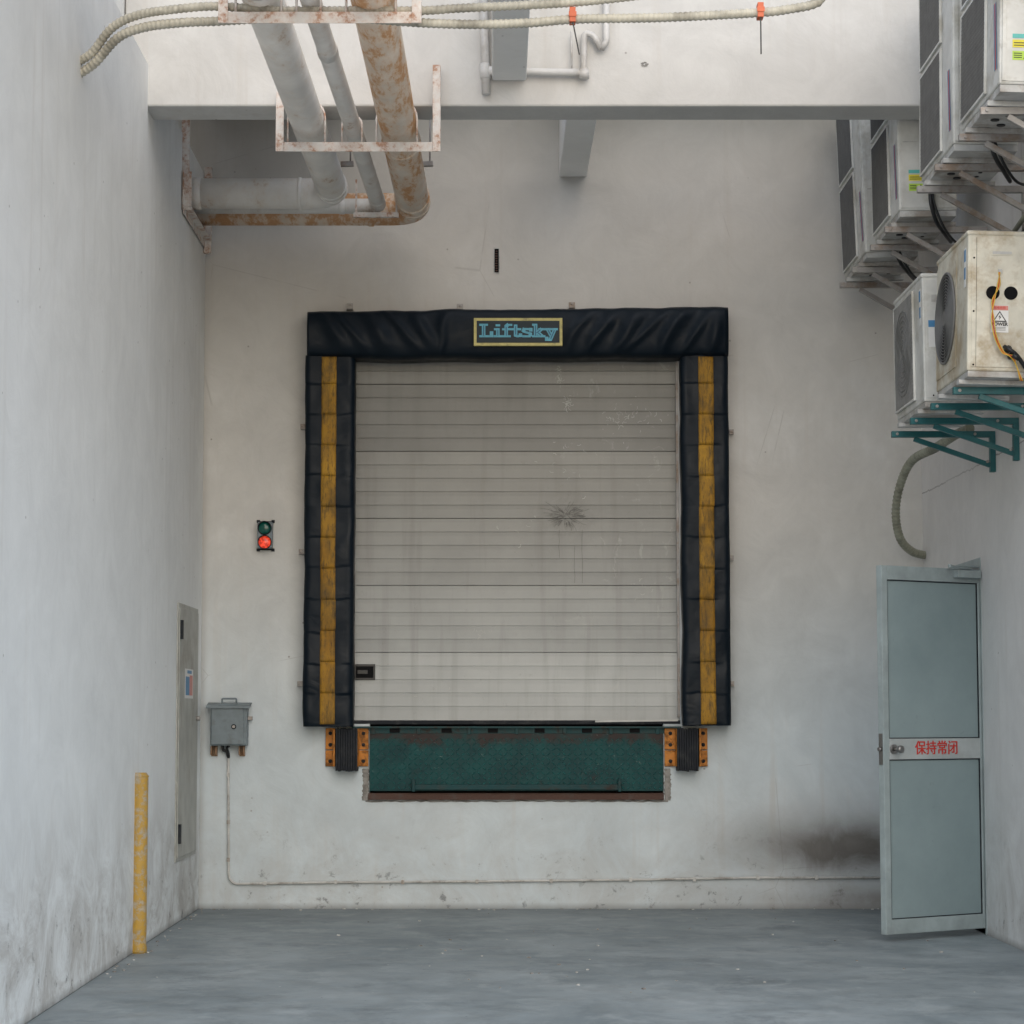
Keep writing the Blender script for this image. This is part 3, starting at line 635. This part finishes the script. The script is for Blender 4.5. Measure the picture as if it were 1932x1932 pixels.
p1=bigpipe('service_pipe',-1.115,-1.04,4.69,-.88,.098,'pipe1','large white painted pipe with elbow into side wall',[(-1.03,.012),(-1.12,.012),(-5.1,.03)])
p2=bigpipe('service_pipe',-.90,-.755,4.65,-.69,.05,'pipe2','slim grey pipe running between two larger pipes',[(-.9,.015),(-4.1,.05),(-5.2,.05)])
p3=bigpipe('service_pipe',-.585,-.53,4.685,-.45,.108,'pipe3','large rust streaked pipe with elbow into side wall',[(-.82,.012),(-.68,.012),(-2.2,.02)])
hcollar(-1.26,.012,-.88,4.69,.098,'pipe1',p1); hcollar(-1.93,.03,-.88,4.69,.098,'pipe1',p1); hcollar(-.82,.02,-.45,4.685,.108,'pipe3',p3); hcollar(-1.0,.02,-.69,4.65,.05,'pipe2',p2)
def trapeze(x0,x1,y,z,zl,zr,label,ub=True,h=.055):
    b=B(); b.box(x0,x1,y-.005,y,z-h/2,z+h/2); b.box(x0,x1,y+.0002,y+.05,z+h/2-.006,z+h/2)
    for (x,zt_) in ((x0,zl),(x1,zr)): 
        xa,xb=(x,x+.045) if x==x0 else (x-.045,x); b.box(xa,xb,y-.0115,y-.0055,z-h/2,zt_)
        xe=x if x==x0 else x-.006; b.box(xe,xe+.006,y-.005,y+.045,z+h/2+.0005,zt_)
    o=b.obj('pipe_hanger','hanger',label=label,category='bracket',bevel=.002)
    if ub:
        for (k,r_,zc_) in ((0,.106,4.69),(1,.056,4.65),(2,.115,4.685)):
            xx=(-1.115+.075*(y+6.6)/5.7,-.90+.145*(y+6.6)/5.9,-.585+.055*(y+6.6)/6.1)[k]
            b=B(); pts=[(xx-r_,y+.02,z+.002),(xx-r_,y+.02,zc_)]+[(xx-r_*math.cos(a*math.pi/12),y+.02,zc_+r_*math.sin(a*math.pi/12)) for a in range(1,12)]+[(xx+r_,y+.02,zc_),(xx+r_,y+.02,z+.002)]
            b.tube(pts,.006,8); b.obj('u_bolt','hanger',o)
    return o
xa,zb_=W(520,279,-2.73); xb,_=W(831,279,-2.73)
trapeze(xa,xb,-2.72,zb_+.008,W(525,172,-2.73)[1],W(825,122,-2.73)[1],'rust spotted white pipe hanger fixed to beam face')
trapeze(W(411,33,-5.02)[0],W(795,33,-5.02)[0],-5.0,4.53,5.3,5.3,'rusty white steel pipe hanger below pipes and hoses')
b=B(); p=P(667,406,-.78); q=P(752,406,-.78); b.bar(p,q,.04,.03)
for u in (672,748): x,z=W(u,404,-.78); b.bar((x,-.78,z),(x,-.78,z+.23),.012,.012)
b.obj('pipe_hanger','hanger',label='small rusty hanger below the pipe elbows',category='bracket')
for (ua,ub_) in ((643,667),(797,817)):
    b=B(); b.bar(P(ua,310,-1.4),P(ub_,309,-1.4),.04,.028); p=P(ub_-6,309,-1.4); b.cyl(p,p+Vector((0,0,.3)),.005,seg=8); b.obj('pipe_hanger','galv',label='short grey pipe support on a thin rod',category='bracket')
b=B(); y0,y1=-1.18,-.12; zf=4.515
b.angle((XL+.035,y0,4.765),(XL+.035,y0,zf),.05,.006); b.angle((XL+.035,y0,zf),(XL+.035,y1,zf),.05,.006); b.bar((XL+.03,y1,zf-.06),(XL+.03,y1,5.05),.05,.05); b.bar((XL+.02,y0+.02,zf),(XL+.02,y0+.02,5.2),.05,.03)
b.obj('pipe_wall_frame','hanger',label='rusty angle iron frame holding pipes at side wall',category='bracket',bevel=.001)
# ---------------------------------------------------------------- hoses
Yh=-4.93
def HW(l): return [P(u,v,y) for (u,v,y) in l]
b=B(); hose(b,[Vector((XL-.0,-4.64,4.37))]+HW([(180,118,-4.7),(222,72,-4.8),(270,52,-4.86),(340,43,Yh),(412,40,Yh),(520,34,Yh),(660,34,Yh),(795,43,Yh),(900,46,Yh),(1000,43,Yh),(1090,36,Yh),(1250,33,Yh),(1430,24,Yh),(1490,17,Yh),(1535,8,Yh),(1550,-6,Yh),(1552,-40,Yh)]),.0215)
b.obj('flexible_hose','hose',label='cream corrugated conduit hanging across the bay',category='hose',group='corrugated conduits')
Yh2=-4.95
b=B(); hose(b,[Vector((XL-.0,-4.66,4.425))]+HW([(175,98,-4.72),(212,52,-4.8),(262,28,-4.88),(335,17,Yh2),(412,12,Yh2),(520,20,Yh2),(660,20,Yh2),(795,20,Yh2),(860,16,Yh2),(960,11,Yh2),(1060,6,Yh2),(1150,-2,Yh2),(1300,-20,Yh2)]),.0205)
b.obj('flexible_hose','hose',label='cream corrugated conduit sagging beside a twin hose',category='hose',group='corrugated conduits')
for (u,v,tu,tv) in ((1080,30,1093,103),(1434,21,1436,102)):
    b=B(); c=P(u,v,Yh); b.box(c.x-.014,c.x+.014,Yh-.03,Yh+.03,c.z-.036,c.z+.034,0); b.box(c.x-.018,c.x+.018,Yh-.034,Yh-.031,c.z-.012,c.z+.012,0)
    e=P(tu,tv,Yh-.02); b.bar((c.x,Yh-.02,c.z-.03),e,.006,.010,1); b.obj('cable_tie',['orange','cable'],label='orange clamp with dangling black tie on hose',category='cable tie',group='cable ties on hose',bevel=.002)
b=B(); hose(b,[P(1830,808,-2.1),P(1800,822,-1.8),P(1765,845,-1.45),P(1722,868,-1.05),P(1700,910,-.8),P(1690,965,-.6),P(1698,1015,-.4),P(1720,1040,-.22),P(1746,1048,-.06)],.026,pitch=.036,am=.14)
b.obj('flexible_hose','hose2',label='grey corrugated hose dropping into the wall corner',category='hose')
yb=-2.69
def WP(u,v,y=yb): return P(u,v,y)
b=B(); b.tube([WP(912,-20),WP(917,178)],.024,14); b.tube([WP(914,120),WP(914,121),WP(916,148),WP(916,149)],[.024,.030,.030,.024],14)
b.tube([WP(926,134),WP(1092,137)],.0215,14,1); b.tube([WP(922,134),WP(923,134),WP(938,134),WP(939,134)],[.0215,.028,.028,.0215],14,1)
b.tube(fillet([WP(1088,137),WP(1102,140),WP(1102,60),WP(1120,68),WP(1134,92)],.05,6),.018,12,1); b.cyl(WP(1102,132),WP(1102,148),.03,m=1)
b.tube(fillet([WP(1134,92),WP(1144,80),WP(1144,-20)],.03,5),.018,12,1)
b.tube([WP(1079,128),WP(1078,60)],.006,8,1)
b.obj('drain_pipe',['pvc','pvc'],label='white plastic drain pipework on the beam face',category='pipe')
b=B(); c=P(1216,121,-2.654) 
for i in range(5):
    a=i*1.3; b.poly([(c.x+.014*math.cos(a)+.012*math.cos(t)*random.uniform(.5,1),-2.6525-.0003*i,c.z+.010*math.sin(a)+.008*math.sin(t)*random.uniform(.5,1)) for t in [k*math.pi/4 for k in range(8)]],0)
b.obj('plaster_scar','chip',label='small chipped scar in the beam plaster',category='wall mark',recalc=False)
# ---------------------------------------------------------------- air conditioners
def rect_grille(y0,y1,z0,z1,par,mw='wire',ring=True):
    b=B(); b.box(-.004,-.001,y0,y1,z0,z1,1)
    t=.012
    for (a,c,d,e) in ((y0,y1,z0-t,z0),(y0,y1,z1,z1+t),(y0-t,y0,z0-t,z1+t),(y1,y1+t,z0-t,z1+t)): b.box(-.014,-.001,a,c,d,e,2)
    n=int((y1-y0)/.022)
    for i in range(1,n): y=y0+(y1-y0)*i/n; b.bar((-.013,y,z0),(-.013,y,z1),.0035,.0035,0)
    n=int((z1-z0)/.022)
    for i in range(1,n): z=z0+(z1-z0)*i/n; b.bar((-.010,y0,z),(-.010,y1,z),.0035,.0035,0)
    cy,cz_=(y0+y1)/2,(z0+z1)/2
    if not ring:
        for i in range(1,10): b.torus((-.016,cy,cz_),(1,0,0),.27*i/10,.002,0,26,sub=4)
    b.obj('fan_grille',[mw,'acdark','ac'],par,origin=(0,0,0))
    b=B(); b.cyl((-.008,cy,cz_),(-.0045,cy,cz_),.06,m=0)
    for k in range(3):
        a=k*2.094+.4; r=min(y1-y0,z1-z0)/2-.04
        b.poly([(-.0062,cy+.05*math.cos(a-.3),cz_+.05*math.sin(a-.3)),(-.0062,cy+r*math.cos(a-.25),cz_+r*math.sin(a-.25)),(-.0062,cy+r*math.cos(a+.45),cz_+r*math.sin(a+.45)),(-.0062,cy+.05*math.cos(a+.5),cz_+.05*math.sin(a+.5))],0)
    b.obj('fan_rotor','acdark',par,origin=(0,0,0))
def ac_double():
    w,d,h=.84,.34,1.24
    e=empty('air_conditioner',(0,0,0),'tall cream twin fan outdoor air conditioner on wall brackets','air conditioner','outdoor air conditioners on side wall')
    b=B(); b.box(0,d,0,w,.035,h); b.obj('casing','ac',e,bevel=.01,origin=(0,0,0))
    for k in (0,1): rect_grille(.27,w-.035,.075+.585*k,.075+.585*k+.53,e)
    b=B(); b.box(.012,d-.012,-.004,-.0005,.05,h-.02,0); b.box(.012,d-.012,-.0055,-.0042,.44,.446,1)
    b.box(.10,.22,-.0065,-.0042,.92,.965,1); b.box(.012,.03,-.009,-.0042,.05,h-.02,0)
    for z in (.1,.4,.5,1.15): b.cyl((.3,-.008,z),(.3,-.004,z),.006,m=1,seg=8)
    b.obj('side_panel',['ac','pan'],e,bevel=.0015,origin=(0,0,0))
    b=B(); b.box(.006,d-.006,.006,w-.006,.0,.034,0)
    for y in (.18,w-.18): b.box(-.02,d+.02,y-.03,y+.03,-.026,-.0005,0)
    for i in range(4): b.cyl((.09+.05*(i%2),.30+.09*i,-.001),(.09+.05*(i%2),.30+.09*i,-.006),.022,m=1,seg=12); b.cyl((.24,.27+.09*i,-.001),(.24,.27+.09*i,-.004),.012,m=1,seg=10)
    b.obj('base_pan',['pan','acdark'],e,bevel=.002,origin=(0,0,0))
    b=B(); o=-.245
    b.box(.06,.14,-.0060,-.0045,.50+o,.520+o,0); b.box(.06,.155,-.0058,-.0043,.455+o,.492+o,1); b.box(.06,.155,-.0058,-.0043,.395+o,.438+o,2)
    b.poly([(.11,-.0064,.401+o),(.15,-.0064,.401+o),(.13,-.0064,.434+o)],3); b.poly([(.118,-.0068,.405+o),(.142,-.0068,.405+o),(.13,-.0068,.426+o)],1)
    for i in range(3): b.box(.066,.104,-.0066,-.0060,.405+o+i*.01,.409+o+i*.01,3)
    for i in range(2): b.box(.066,.148,-.0066,-.0060,.463+o+i*.012,.467+o+i*.012,3)
    b.obj('warning_sticker',['cyan','yel','lime','ink'],e,origin=(0,0,0))
    b=B()
    for i,(m_) in enumerate((0,1,0)): b.poly([(-.002-.0002*i,.04+.018*i,.12),(-.002-.0002*i,.055+.018*i,.12),(-.002-.0002*i,.085+.018*i,.45),(-.002-.0002*i,.07+.018*i,.45)],m_)
    b.obj('brand_stripe',['blue','red','blue'],e,origin=(0,0,0),recalc=False)
    for (pp,rr) in (([(.19,-.005,.15),(.175,-.05,.12),(.175,-.07,.05),(.21,-.03,-.04),(.27,.05,-.09),(.34,.2,-.11)],.012),([(.20,-.005,.2),(.19,-.06,.08),(.24,-.05,-.06),(.33,.05,-.14),(.44,.25,-.12)],.008)):
        b=B(); b.tube(spline(pp,8),rr,8); b.obj('power_cable','cable',e,origin=(0,0,0))
    for (x,z,r) in ((.26,.13,.016),(.30,.20,.012)): b=B(); b.cyl((x,-.03,z),(x,-.004,z),r); b.obj('service_valve','steel',e,origin=(0,0,0))
    return e
ZB=4.205
A=ac_double(); XF=2.36
A.location=(XF,-4.92,ZB); A.rotation_euler=(0,math.radians(1.6),0)
for (y,ry) in ((-3.84,.6),(-2.33,-.6),(-1.17,-2.0)):
    dup(A,(XF+.01,y,ZB),(0,math.radians(ry),0))
def ac_single(w,name_label,near):
    d,h=.33,.735
    e=empty('air_conditioner',(0,0,0),name_label,'air conditioner','outdoor air conditioners on side wall')
    mt='ac2' if near else 'ac'
    b=B(); b.box(0,d,0,w,.03,h); b.box(-.006,d+.004,-.006,w+.006,h-.02,h+.006); b.obj('casing',mt,e,bevel=.009,origin=(0,0,0))
    b=B(); b.box(.006,d-.006,.006,w-.006,0,.03)
    for y in (.12,w-.14): b.box(-.02,d+.02,y-.03,y+.03,-.024,-.0005)
    b.obj('base_pan','pan',e,bevel=.002,origin=(0,0,0))
    if near:
        cy,cz_=w*.66,h*.52; R=.235
        b=B(); b.box(-.0035,-.001,cy-R-.01,w-.008,.09,h-.05,2)
        b.cyl((-.0065,cy,cz_),(-.0036,cy,cz_),R,m=1,seg=40); b.torus((-.010,cy,cz_),(1,0,0),R,.007,0,36)
        for i in range(1,15): b.torus((-.013,cy,cz_),(1,0,0),R*i/15,.0026,0,30,sub=4)
        for k in range(12): a=k*math.pi/6; b.bar((-.010,cy+.04*math.cos(a),cz_+.04*math.sin(a)),(-.010,cy+R*math.cos(a),cz_+R*math.sin(a)),.0035,.003,0)
        b.cyl((-.016,cy,cz_),(-.009,cy,cz_),.04,m=0)
        b.obj('fan_grille',['wire','acdark',mt],e,origin=(0,0,0))
    else: rect_grille(.24,w-.03,.08,h-.06,e,'wire_l',False)
    b=B(); b.box(.02,d-.015,-.005,-.0005,.05,h-.03,0)
    if near:
        b.box(.115,.225,-.0075,-.0052,.615,.655,0); b.box(.122,.218,-.009,-.0077,.621,.635,1)
        b.cyl((.125,-.0085,.425),(.125,-.0052,.425),.034,m=2,seg=24); b.cyl((.215,-.0085,.425),(.215,-.0052,.425),.034,m=2,seg=24)
        b.box(.15,.17,-.012,-.0052,.525,.545,1)
        for z in (.06,.33,.60): b.cyl((.03,-.008,z),(.03,-.005,z),.005,m=2,seg=8)
        b.box(.042,.0435,-.0066,-.0052,.05,h-.03,2)
    else:
        b.box(.05,.10,-.0075,-.0052,.58,.62,1)
        for i in range(6): b.cyl((.05+.03*i,-.007,.062),(.05+.03*i,-.005,.062),.005,m=2,seg=8)
    b.obj('side_panel',[mt,'pan','dark'],e,bevel=.0012,origin=(0,0,0))
    b=B()
    if near:
        b.box(.116,.204,-.0075,-.0052,.225,.362,0); b.box(.118,.202,-.0085,-.0076,.337,.360,1)
        b.poly([(.124,-.0082,.278),(.196,-.0082,.278),(.160,-.0082,.334)],2); b.poly([(.134,-.0086,.284),(.186,-.0086,.284),(.160,-.0086,.325)],0)
        b.poly([(.164,-.009,.318),(.153,-.009,.301),(.160,-.009,.301),(.156,-.009,.287),(.169,-.009,.305),(.161,-.009,.305)],2)
        text_into(b,'POWER',.023,FACE(.160,-.0085,.266),2,.0008); text_into(b,'有电危险',.015,FACE(.160,-.0092,.348),3,0,.0003)
        for i in range(3): b.box(.130,.190,-.0082,-.0076,.250-.007*i,.2518-.007*i,2)
        b.obj('warning_sticker',['white','pink','ink','red'],e,origin=(0,0,0))
    else:
        b.box(.03,.075,-.0065,-.0052,.33,.48,0); b.box(.03,.075,-.0072,-.0066,.44,.478,1)
        b.obj('warning_sticker',['white','blue'],e,origin=(0,0,0))
    b=B(); b.box(-.0030,-.0012,.03,.075,.46,.66,0); b.box(-.0036,-.0031,.032,.073,.59,.65,1); b.box(-.0036,-.0031,.035,.07,.5,.56,1)
    b.obj('energy_sticker',['white','blue'],e,origin=(0,0,0))
    if near:
        for (k,m_) in ((0,'wy'),(1,'wr'),(2,'wy')):
            o=.006*k; b=B(); b.tube(spline([(.16-.004*k,-.010,.53),(.145+o,-.018,.46),(.128-o,-.03,.38),(.112+o,-.04,.29),(.125+o,-.045,.20),(.165+o,-.04,.12),(.20+o*2,-.05,.10),(.235,-.04,.06),(.26+o,-.03,-.02)],8),.0028,6); b.obj('loose_wire',m_,e,origin=(0,0,0))
        b=B(); b.cyl((.20,-.03,.14),(.20,-.005,.14),.018,seg=12); b.cyl((.215,-.035,.105),(.215,-.005,.105),.016,seg=12); b.cyl((.215,-.06,.105),(.245,-.06,.085),.012); b.tube(spline([(.18,-.03,.15),(.2,-.06,.13),(.24,-.05,.10),(.3,-.02,.03)],6),.011,8); b.obj('service_valve','cable',e,origin=(0,0,0))
    return e
N1=ac_single(.76,'aged cream outdoor unit with exposed ports and loose wires',True); N1.location=(XF,-4.12,2.985); N1.rotation_euler=(0,math.radians(1.5),0)
N2=ac_single(.82,'cream single fan outdoor unit on green brackets',False); N2.location=(XF,-3.04,2.985); N2.rotation_euler=(0,math.radians(-.4),0)
def bracket(mat,drop,lab,grp):
    b=B(); L=XR-2.33
    b.bar((0,0,-.018),(L,0,-.018),.036,.036); b.bar((L-.016,0,-.036),(L-.016,0,-drop-.04),.032,.04,up=(0,1,0)); b.bar((.13,-.003,-.045),(L-.03,-.003,-drop),.026,.028)
    for (x,z) in ((.03,-.018),(L-.12,-.018),(L-.05,-drop+.02)): b.cyl((x,-.026,z),(x,-.018,z),.009,seg=8,m=1)
    return b.obj('wall_bracket',[mat,'galv'],label=lab,category='bracket',group=grp,bevel=.002,origin=(0,0,0))
g=bracket('bracket_green',.20,'green painted triangular steel bracket on side wall','green brackets'); g.location=(2.33,-2.2,2.958)
for y in (-2.78,-3.36,-3.93): dup(g,(2.33,y,2.958))
g=bracket('galv',.30,'weathered grey triangular steel bracket on side wall','grey brackets'); g.location=(2.31,-.5,ZB-.028)
for y in (-1.0,-1.68,-2.18,-3.18,-3.66,-4.26,-4.74): dup(g,(2.31,y,ZB-.028))
for k,(y,z) in enumerate(((-4.0,3.95),(-3.9,3.88),(-4.1,4.02))):
    b=B(); b.tube(spline([(2.9-.03*k,-5.6,z+.1),(2.87-.02*k,y,z),(2.86,-2.6,z-.12),(2.88,-1.4,z-.15),(2.93,-.9,z-.1)],8),.022-.004*k,8)
    b.obj('refrigerant_line','hose2' if k else 'cable',label='insulated refrigerant line running along side wall',category='pipe',group='refrigerant lines')
# ---------------------------------------------------------------- open side door
hinge=Vector((XR-.005,-1.76,0)); tip=Vector((2.262,-2.18,0)); dv=(tip-hinge); LW=dv.length; dv.normalize(); nv=Vector((dv.y,-dv.x,0)) 
if nv.y>0: nv=-nv
xd=-dv; yd=-nv
T=Matrix(((xd.x,yd.x,0,tip.x),(xd.y,yd.y,0,tip.y),(0,0,1,0),(0,0,0,1)))
ld=empty('side_door',(hinge.x,hinge.y,.03),'open pale blue grey door with frosted panels and red lettering','door')
z0,zm0,zm1,zt=.04,1.045,1.165,2.175
b=B(); s=.045; s2=.018
b.box(0,s,-.0,.045,z0,zt,0,T); b.box(LW-s2,LW,-.0,.045,z0,zt,0,T)
b.box(s,LW-s2,0,.045,zt-.082,zt,0,T); b.box(s,LW-s2,0,.045,z0,z0+.085,0,T)
b.obj('door_frame','frame',ld,bevel=.003)
b=B(); b.box(s,LW-s2,0,.045,zm0,zm1,0,T); b.obj('middle_rail','midrail',ld,bevel=.003)
for (a,c) in ((z0+.085,zm0),(zm1,zt-.082)):
    b=B(); b.box(s+.001,LW-s2-.001,.012,.03,a+.001,c-.001,0,T); b.obj('frosted_panel','frost',ld)
    b=B(); g_=.006; e1=LW-s2-.001
    b.box(s+.001,e1,.006,.0118,a+.001,a+g_,0,T); b.box(s+.001,e1,.006,.0118,c-g_,c-.001,0,T); b.box(s+.001,s+g_,.006,.0118,a+g_,c-g_,0,T); b.box(e1-g_,e1,.006,.0118,a+g_,c-g_,0,T)
    b.obj('glazing_bead','black',ld)
b=B()
for k,(ox,oz) in enumerate(((0,0),(.0024,0),(.0012,.0014))):
    TT=T@Matrix(((1,0,0,.45*LW+.058+ox),(0,0,-1,-.0015-.0011*k),(0,1,0,(zm0+zm1)/2+oz),(0,0,0,1)))
    text_into(b,'保持常闭',.086,TT,0,0.,.0003)
b.obj('door_lettering','red',ld)
zc=1.105
def TP(x,y,z): return T@Vector((x,y,z))
b=B()
b.cyl(TP(.075,-.010,zc),TP(.075,0,zc),.028,m=0); b.cyl(TP(.075,-.05,zc),TP(.075,-.010,zc),.012,m=0); b.tube([TP(.075,-.045,zc),TP(.075,-.055,zc),TP(.075,-.07,zc),TP(.075,-.075,zc)],[.014,.022,.022,.014],16)
b.obj('door_knob','steel',ld)
b=B(); b.box(-.004,.0,.008,.037,zc-.09,zc+.09,0,T); b.cyl(TP(-.02,.022,zc),TP(-.004,.022,zc),.012); b.obj('latch_plate','steel',ld)
b=B(); b.box(LW-.22,LW-.03,-.045,-.001,zt-.055,zt-.01,0,T); b.bar(TP(LW-.10,-.03,zt),TP(LW-.30,-.06,zt+.006),.022,.008); b.bar(TP(LW-.30,-.06,zt+.010),TP(LW+.01,.03,zt+.016),.022,.008); b.cyl(TP(LW-.30,-.06,zt-.002),TP(LW-.30,-.06,zt+.018),.012); b.obj('door_closer','frame',ld,bevel=.003)
for z in (.35,1.9): b=B(); b.cyl(TP(LW+.003,.02,z-.06),TP(LW+.003,.02,z+.06),.011); b.obj('hinge','steel',ld)
b=B(); b.box(XR-.004,XR+.06,DH0-.04,DH0-.002,0,2.25); b.box(XR-.004,XR+.06,DH1,DH1+.04,0,2.25); b.box(XR-.004,XR+.06,DH0-.002,DH1,2.202,2.25); b.obj('door_jamb','frame',ld,bevel=.002)
b=B()
for i in range(150):
    if random.random()<.6: x=random.uniform(XL+.02,XR-.05); y=-abs(random.gauss(0,.05))-.01
    else: x=random.uniform(XL+.05,XR-.05); y=random.uniform(-4.5,-.1)
    if random.random()<.25: x=XL+.02+abs(random.gauss(0,.05)); y=random.uniform(-4,-.1)
    r_=random.uniform(.003,.009); T_=Matrix.Translation((x,y,r_*.4))@Matrix.Rotation(random.uniform(0,6),4,'Z')
    b.box(-r_,r_,-r_*.7,r_*.7,-r_*.4,r_*.4,random.randint(0,1),T_)
b.obj('plaster_crumbs',['conduit','chip'],kind='stuff',label='scattered plaster crumbs on concrete floor',category='debris')
# ---------------------------------------------------------------- light
w=bpy.data.worlds.new("World"); S.world=w; w.use_nodes=True; nt=w.node_tree; bg=nt.nodes['Background']
EL=math.radians(30)
sk=nt.nodes.new('ShaderNodeTexSky'); sk.sky_type='NISHITA'; sk.sun_disc=False; sk.sun_elevation=EL; sk.sun_rotation=math.radians(172)
sk.air_density=1.; sk.dust_density=1.6; sk.ozone_density=1.; nt.links.new(sk.outputs[0],bg.inputs[0]); bg.inputs[1].default_value=.15
sl=bpy.data.lights.new('sun','SUN'); sl.energy=2.55; sl.angle=math.radians(115); sl.color=(1,.985,.955); so=bpy.data.objects.new('sun',sl); COL.objects.link(so)
az=math.radians(172); d=Vector((math.sin(az)*math.cos(EL),math.cos(az)*math.cos(EL),math.sin(EL))); so.rotation_euler=d.to_track_quat('Z','Y').to_euler()
